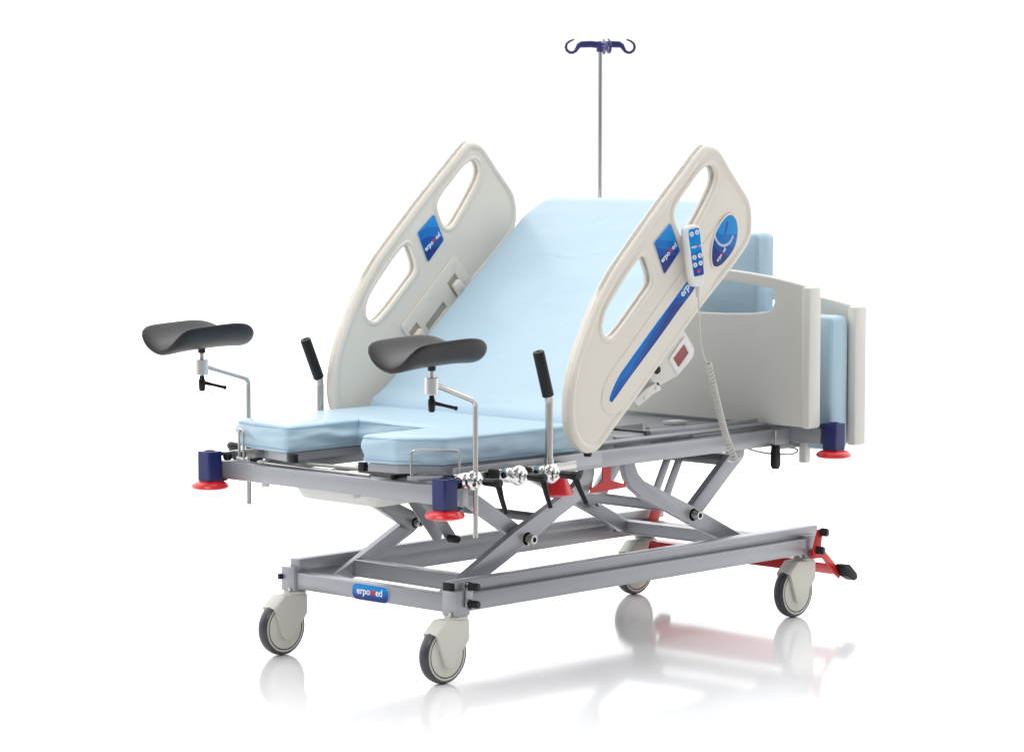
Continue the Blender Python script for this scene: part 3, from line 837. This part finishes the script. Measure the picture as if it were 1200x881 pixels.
def leg_pad(cx, cy, cz, s, parent):
    """saddle shaped support pad; long axis along x, trough across y"""
    hx, hy = .152, .092
    N, Rn = 72, 14
    bm = bmesh.new()
    def pt(a, r, sidez):
        # rounded rectangle plan
        c_, s_ = math.cos(a), math.sin(a); e = 7.5 if c_ < 0 else 3.3
        k = 1/((abs(c_)**e+abs(s_)**e)**(1/e))
        u = c_*k*r; v = s_*k*r
        au = abs(v)
        z = .051*au**2.4
        z -= .012*abs(u)**3*(1-.9*au)
        th = .0155*math.sqrt(max(0, 1-r**10))
        # outward lean
        return V((cx+u*hx, cy+v*hy*s, cz+z+sidez*th+.006*u))
    tops = []; bots = []
    for i in range(1, Rn+1):
        r = 1-(1-i/Rn)**1.6
        tops.append([bm.verts.new(pt(2*PI*k/N, r, 1)) for k in range(N)])
        if i < Rn: bots.append([bm.verts.new(pt(2*PI*k/N, r, -1)) for k in range(N)])
    bots.append(tops[-1])
    for L, z in ((tops, 1), (bots, -1)):
        c_ = bm.verts.new(pt(0, 0, z))
        for k in range(N): bm.faces.new((c_, L[0][k], L[0][(k+1) % N]))
        for a_, b_ in zip(L, L[1:]):
            for k in range(N): bm.faces.new((a_[k], b_[k], b_[(k+1) % N], a_[(k+1) % N]))
    return finish(bm, 'leg_pad', M['foam'], parent, sharp=80)
def leg_support(x, y, s, label, zoff=0, tip=(-.138, .020)):
    t = thing('leg_support', label, 'leg support', (x, y, .55), 'leg supports clamped to the bed sides')
    zt = .757+zoff
    hx_, hy_ = x+tip[0], y-s*tip[1]
    pts = [(x, y, .408+zoff), (x, y, zt), (hx_+.016, hy_+s*.002, zt+.047)]
    rod = tube('rod', pts, .0068, M['brushed'], t, 16, bend=.022)
    hz = zt+.047
    lathe('holder', [(.006, 0), (.0165, 0), (.0175, .001), (.0175, .041), (.0165, .042), (.006, .042)], (hx_, hy_, hz-.021), (0, 0, 1), M['chrome'], t, 32)
    lathe('spindle', [(0, 0), (.0058, 0), (.0058, .082), (0, .082)], (hx_, hy_, hz-.030), (0, 0, 1), M['brushed'], t, 16)
    lathe('collar', [(0, 0), (.0085, 0), (.0105, .003), (.0105, .018), (0, .018)], (hx_, hy_, hz+.038), (0, 0, 1), M['lever'], t, 20)
    bm = bmesh.new()
    add_lathe(bm, [(0, 0), (.006, 0), (.0085, .004), (.0095, .022), (.0095, .030), (.007, .034), (.0065, .042), (0, .042)], (hx_, hy_, hz-.066), (0, 0, 1), 20)
    add_tube(bm, [(hx_, hy_, hz-.042), (hx_+.030, hy_-.012, hz-.050), (hx_+.062, hy_-.024, hz-.059)], [.006, .0042, .0046], 10)
    add_lathe(bm, [(0, -.005), (.005, -.003), (.006, 0), (.005, .003), (0, .005)], (hx_+.062, hy_-.024, hz-.059), (1, -.3, -.3), 12)
    finish(bm, 'height_lever', M['lever'], t)
    leg_pad(hx_-.002, hy_, hz+.066, s, t)
    clamp(x-.001, y, .5535, s, t)
leg_support(-.019, -.139, -1, 'black padded leg support on a bent rod at the near foot corner', tip=(-.138, .019))
leg_support(.092, .848, 1, 'black padded leg support on a bent rod at the far foot corner', -.012, tip=(-.186, .019))
# empty clamp between support and grip
tc_ = thing('spare_clamp', 'chrome clamp with black lever and no rod, middle one of three on the near side', 'clamp', (.146, -.12, .55))
clamp(.146, -.13, .5525, -1, tc_, lever=(.018, -.014, -.074))

# ================================================================== hand grips
def hand_grip(x, y, s, zt, label, lean):
    t = thing('hand_grip', label, 'hand grip', (x, y, .55), 'upright hand grips beside the seat')
    a = V((x, y, zt)); b = a+V(lean)
    pts = fillet([V((x, y, .562)), a, b], .06, 8, closed=False)
    tube('tube', pts, .0105, M['brushed'], t, 20)
    d = V(lean).normalized()
    g0 = a+d*.012
    lathe('rubber_grip', [(0, 0), (.0145, 0), (.0155, .002), (.0155, .120), (.014, .124), (.005, .1245), (.004, .122), (0, .122)], g0, d, M['rubber'], t, 28)
    lathe('ferrule', [(.0105, 0), (.0125, 0), (.0125, .012), (.0105, .012)], (x, y, .572), (0, 0, 1), M['brushed'], t, 24)
    clamp(x-.007, y, .5475, s, t, lever=(.034, -.012, -.070))
hand_grip(.276, -.121, -1, .738, 'chrome hand grip with black rubber sleeve on the near side', (-.040, 0, .125))
hand_grip(.352, .834, 1, .722, 'chrome hand grip with black rubber sleeve on the far side', (-.056, 0, .122))

# ================================================================== hand control
rc = thing('hand_control', 'grey wired hand control with blue keypad hung on the near side rail', 'remote control', (.833, -.145, 1.09))
p_top = V((.8165, 1.172)); p_bot = V((.841, 1.012))
ax_ = (p_top-p_bot).normalized(); sd = V((ax_.y, -ax_.x))
def rp(u, v): return p_bot+ax_*v+sd*u*.86       # u across, v along
ty = .1618
# the control is turned a little towards the foot end
RC0 = Matrix.Translation((.83, -.146, 1.09)) @ Matrix.Rotation(math.radians(-12), 4, 'Z') @ Matrix.Translation((-.83, .146, -1.09))
def rside(y): return RC0 @ side(y)
shape = fillet([rp(-.020, 0), rp(.018, 0), rp(.0255, .03), rp(.0285, .135), rp(.025, .168), rp(-.023, .168), rp(-.0285, .135), rp(-.0265, .03)], [.012, .012, .02, .03, .015, .015, .03, .02], 5)
rb = plate('housing', [shape], rside(-.146), .026, .006, M['white'], rc, res=4)
plate('back_shell', [offset(shape, -.001)], rside(-.136), .020, .005, M['cable'], rb, res=4)
kp = fillet([rp(-.020, .030), rp(.020, .030), rp(.0225, .140), rp(.020, .160), rp(-.020, .160), rp(-.0225, .140)], .006, 4)
kd = plate('keypad', [kp], rside(-.1595), .002, .0006, decal('keypad_print', (.82, -.15, 1.165), (.35, 0, -.93), .15, .05), rc, label='blue wave keypad with six round keys')
for u, v in ((-.011, .146), (.011, .148), (-.011, .082), (.011, .084), (-.011, .061), (.011, .063)):
    p = rp(u, v)
    c3 = RC0 @ V((p.x, -.1603, p.y)); nrm_ = (RC0.to_3x3() @ V((0, -1, 0)))
    lathe('key', [(0, 0), (.0068, 0), (.0066, .0008), (0, .001)], c3, nrm_, M['white'], kd, 20)
    k2 = c3+nrm_*.0011
    # small arrow on every key
    bm = bmesh.new()
    q = [rp(u-.003, v-.002), rp(u+.003, v-.002), rp(u, v+.0035)]
    add_prism(bm, q, rside(-.1613), .0004, 0)
    finish(bm, 'key_symbol', M['ink'], kd)
hp = rp(0, .043)
heart = [rp(0+.0065*math.sin(t)**3, .0425+.0004*(13*math.cos(t)-5*math.cos(2*t)-2*math.cos(3*t)-math.cos(4*t))) for t in [2*PI*i/24 for i in range(24)]]
plate('heart_key', [heart], rside(-.1607), .001, 0, M['redink'], kd)
Rr = RC0.to_3x3() @ V((sd.x, 0, sd.y)); Ur = RC0.to_3x3() @ V((ax_.x, 0, ax_.y))
o_ = rp(-.018, .108); wordmark(RC0 @ V((o_.x, -.1608, o_.y)), Rr, Ur, .0098, kd)
bm = bmesh.new()
q = [rp(.020, .040), rp(.034, .045), rp(.037, .075), rp(.030, .088), rp(.020, .085)]
add_prism(bm, fillet(q, .006, 4), rside(-.138), .016, .003)
finish(bm, 'hook', M['navy'], rc)
# cord: straight, coiled, then straight again
e_ = rp(0, .0)
lathe('strain_relief', [(0, 0), (.006, 0), (.0055, .006), (.006, .007), (.005, .012), (.0055, .013), (.0045, .02), (.005, .021), (.0035, .032), (0, .032)], RC0 @ V((e_.x, -.146, e_.y+.002)), (0.04, 0, -1), M['cable'], rc, 16)
path = [V((.846, -.146, 1.0)), V((.856, -.142, .955)), V((.866, -.136, .900)), V((.875, -.132, .850)), V((.893, -.13, .812)), V((.917, -.13, .782))]
cord_a = fillet(path, .05, 5, closed=False)
cen = [V((.917, -.13, .782)), V((.932, -.13, .735)), V((.952, -.13, .68)), V((.975, -.13, .62)), V((1.000, -.128, .572)), V((1.036, -.120, .530))]
cs = catmull(cen, 40)[:40*5]
coil = []
turns = 44
for i, p in enumerate(cs):
    t = i/len(cs)
    d = (cs[min(i+1, len(cs)-1)]-cs[max(i-1, 0)]).normalized()
    u = d.cross(V((0, 1, 0))).normalized(); w = d.cross(u)
    pass
coil = []
NCO = turns*12
for i in range(NCO+1):
    t = i/NCO*(len(cs)-1); k = min(int(t), len(cs)-2); p = cs[k].lerp(cs[k+1], t-k)
    d = (cs[k+1]-cs[k]).normalized(); u = d.cross(V((0, 1, 0))).normalized(); w = d.cross(u)
    a = 2*PI*turns*i/NCO
    rr_ = .0074*min(1, i/12, (NCO-i)/12)
    coil.append(p+u*math.cos(a)*rr_+w*math.sin(a)*rr_)
tail = [cs[-1], V((1.055, -.08, .513)), V((1.100, -.06, .502)), V((1.150, -.05, .508)), V((1.145, -.03, .517)), V((1.10, .03, .522)), V((1.08, .08, .525))]
ct = catmull(tail, 6)[:-13]
tube('cord', cord_a+coil+ct, [.0021]*len(cord_a)+[.0030]*len(coil)+[.0021]*len(ct), M['cable'], rc, 8)

# ================================================================== IV pole
ivx, ivy = 1.499, .800
iv = thing('drip_pole', 'thin chrome drip pole with four violet hooks at the far head corner', 'drip stand', (ivx, ivy, .58))
tube('pole', [(ivx, ivy, .585), (ivx, ivy, 1.10)], .0085, M['chrome'], iv, 20)
tube('upper_pole', [(ivx, ivy, 1.101), (ivx, ivy, 1.668)], .0068, M['chrome'], iv, 20)
hub = lathe('hub', [(0, 0), (.010, 0), (.012, .003), (.012, .030), (.009, .033), (0, .033)], (ivx, ivy, 1.661), (0, 0, 1), M['violet'], iv, 24)
Rv = V((.688, -.725, 0)).normalized(); Fv = V((.725, .688, 0)).normalized()
for d in (Rv, -Rv, (Fv+Rv*.16).normalized(), (-Fv+Rv*.28).normalized()):
    prof = [(.008, .007), (.030, .009), (.058, .008), (.066, .004), (.071, -.004), (.076, -.012), (.084, -.0165), (.093, -.0165), (.102, -.010), (.1055, 0), (.103, .010), (.094, .018), (.080, .0235)]
    bm = bmesh.new()
    pts = [V((ivx, ivy, 1.676))+d*a+V((0, 0, b)) for a, b in prof]
    w_ = d.cross(V((0, 0, 1)))
    # flattened bar that thins into the hook
    hts = [.0100, .0100, .0098, .008, .0060, .0050, .0046, .0045, .0044, .0042, .0038, .0032, .0022]
    rings = []
    for i, p in enumerate(pts):
        t = (pts[min(i+1, len(pts)-1)]-pts[max(i-1, 0)]).normalized(); u = t.cross(w_).normalized()
        tk = min(.0045, hts[i])
        rings.append([bm.verts.new(p+u*math.cos(a)*hts[i]+w_*math.sin(a)*tk) for a in [2*PI*k/12 for k in range(12)]])
    for a_, b_ in zip(rings, rings[1:]):
        for k in range(12): bm.faces.new((a_[k], a_[(k+1) % 12], b_[(k+1) % 12], b_[k]))
    bm.faces.new(rings[0]); bm.faces.new(rings[-1])
    finish(bm, 'hook', M['violet'], iv)

# ================================================================== brake pedals (part of the bed)
def P2(l): return l
prism('brake_link', [(1.545, .200), (1.608, .192), (1.672, .136), (1.692, .116), (1.682, .098), (1.666, .110), (1.602, .170), (1.548, .172)], side(.700), .005, M['redpaint'], bed, .001)
prism('brake_lever', [(1.560, .258), (1.586, .262), (1.576, .218), (1.574, .185), (1.550, .176), (1.536, .197)], side(-.008), .005, M['redpaint'], bed, .001)
bm = bmesh.new()
add_prism(bm, [(1.545, .200), (1.608, .192), (1.672, .136), (1.692, .116), (1.682, .098), (1.666, .110), (1.602, .170), (1.548, .172)], side(.006), .005, .001)
br = finish(bm, 'brake_link', M['redpaint'], bed)
bm = bmesh.new()
# folded bar running across between the two pedals
add_prism(bm, [(1.640, .142), (1.645, .147), (1.684, .114), (1.680, .109)], side(.353), .69, .001)
finish(bm, 'brake_bar', M['redpaint'], br)
for y in (-.012, .718):
    bm = bmesh.new()
    add_prism(bm, fillet([(1.660, .146), (1.692, .143), (1.728, .112), (1.732, .098), (1.715, .092), (1.682, .108)], .006, 3), side(y), .030, .003)
    pp = finish(bm, 'pedal_pad', M['rubber'], br)
for z, x in ((.250, 1.574), (.198, 1.556)):
    lathe('hex_plug', [(0, 0), (.013, 0), (.013, .018), (.010, .022), (0, .022)], (x, -.011, z), (.35, -1, 0), M['rubber'], br, 6)
# red tongue at the far side and small plate
prism('brake_tongue', [(1.482, .225), (1.504, .272), (1.516, .284), (1.534, .286), (1.547, .277), (1.549, .262), (1.530, .225)], Matrix.Translation((.035, 0, -.004)) @ side(.618), .006, M['redpaint'], bed, .002)
box('brake_plate', (1.47, 1.56, .585, .632, .2155, .219), M['steel'], bed, .001)
prism('brake_channel', [(1.53, .135), (1.54, .165), (1.585, .165), (1.595, .135), (1.588, .135), (1.58, .158), (1.545, .158), (1.537, .135)], side(.353), .55, M['redpaint'], bed, .001)

# ================================================================== camera
cam = bpy.data.cameras.new('camera'); co = bpy.data.objects.new('camera', cam); COL.objects.link(co)
yaw, pitch = .7589, .0885
F = V((math.cos(yaw)*math.cos(pitch), math.sin(yaw)*math.cos(pitch), -math.sin(pitch)))
R = V((math.sin(yaw), -math.cos(yaw), 0)); Up = R.cross(F)
co.matrix_world = Matrix(((R.x, Up.x, -F.x, -5.799), (R.y, Up.y, -F.y, -5.7487), (R.z, Up.z, -F.z, 1.5361), (0, 0, 0, 1)))
cam.sensor_width = 36; cam.lens = 3732.2/1200*36; cam.clip_end = 300; cam.clip_start = .1
scene.camera = co

# ================================================================== light
w = bpy.data.worlds.new('World'); scene.world = w; w.use_nodes = True
nt = w.node_tree; bg = nt.nodes['Background']
tc = nt.nodes.new('ShaderNodeTexCoord')
dt = nt.nodes.new('ShaderNodeVectorMath'); dt.operation = 'DOT_PRODUCT'; dt.inputs[1].default_value = (.725, .688, .0)
nt.links.new(tc.outputs['Generated'], dt.inputs[0])
mr = nt.nodes.new('ShaderNodeMapRange'); mr.inputs[1].default_value = -1; mr.inputs[2].default_value = 1
nt.links.new(dt.outputs['Value'], mr.inputs[0])
cr = nt.nodes.new('ShaderNodeValToRGB'); e = cr.color_ramp.elements
e[0].position = 0; e[0].color = (.24, .24, .25, 1); e[1].position = .66; e[1].color = (1.0, 1.0, 1.0, 1)
x = e.new(.30); x.color = (.36, .36, .37, 1)
x = e.new(.45); x.color = (.62, .62, .63, 1)
nt.links.new(mr.outputs[0], cr.inputs[0]); nt.links.new(cr.outputs[0], bg.inputs[0])
bg.inputs[1].default_value = 1.04
def area_light(name, loc, target, sx, sy, power, col=(1, 1, 1)):
    l = bpy.data.lights.new(name, 'AREA'); l.shape = 'RECTANGLE'; l.size = sx; l.size_y = sy; l.energy = power; l.color = col
    o = bpy.data.objects.new(name, l); COL.objects.link(o); o.location = loc
    o.rotation_euler = (V(target)-V(loc)).to_track_quat('-Z', 'Y').to_euler()
    return o
def ceiling(near, far, width, z, rad):
    c = V((.75, .355, 0))+V((.725, .688, 0))*((near+far)/2)
    o = area_light('ceiling_softbox', (c.x, c.y, z), (c.x, c.y, 0), far-near, width, rad*PI*(far-near)*width)
    o.rotation_euler = (0, 0, math.atan2(.688, .725))
ceiling(-2.0, 130, 90, 5.5, 1.25)
area_light('key_softbox', (-2.0, -.25, 2.5), (.8, .6, .9), 1.4, 1.4, 32)

scene.view_settings.view_transform = 'Standard'; scene.view_settings.look = 'None'
scene.view_settings.exposure = 0; scene.view_settings.gamma = 1
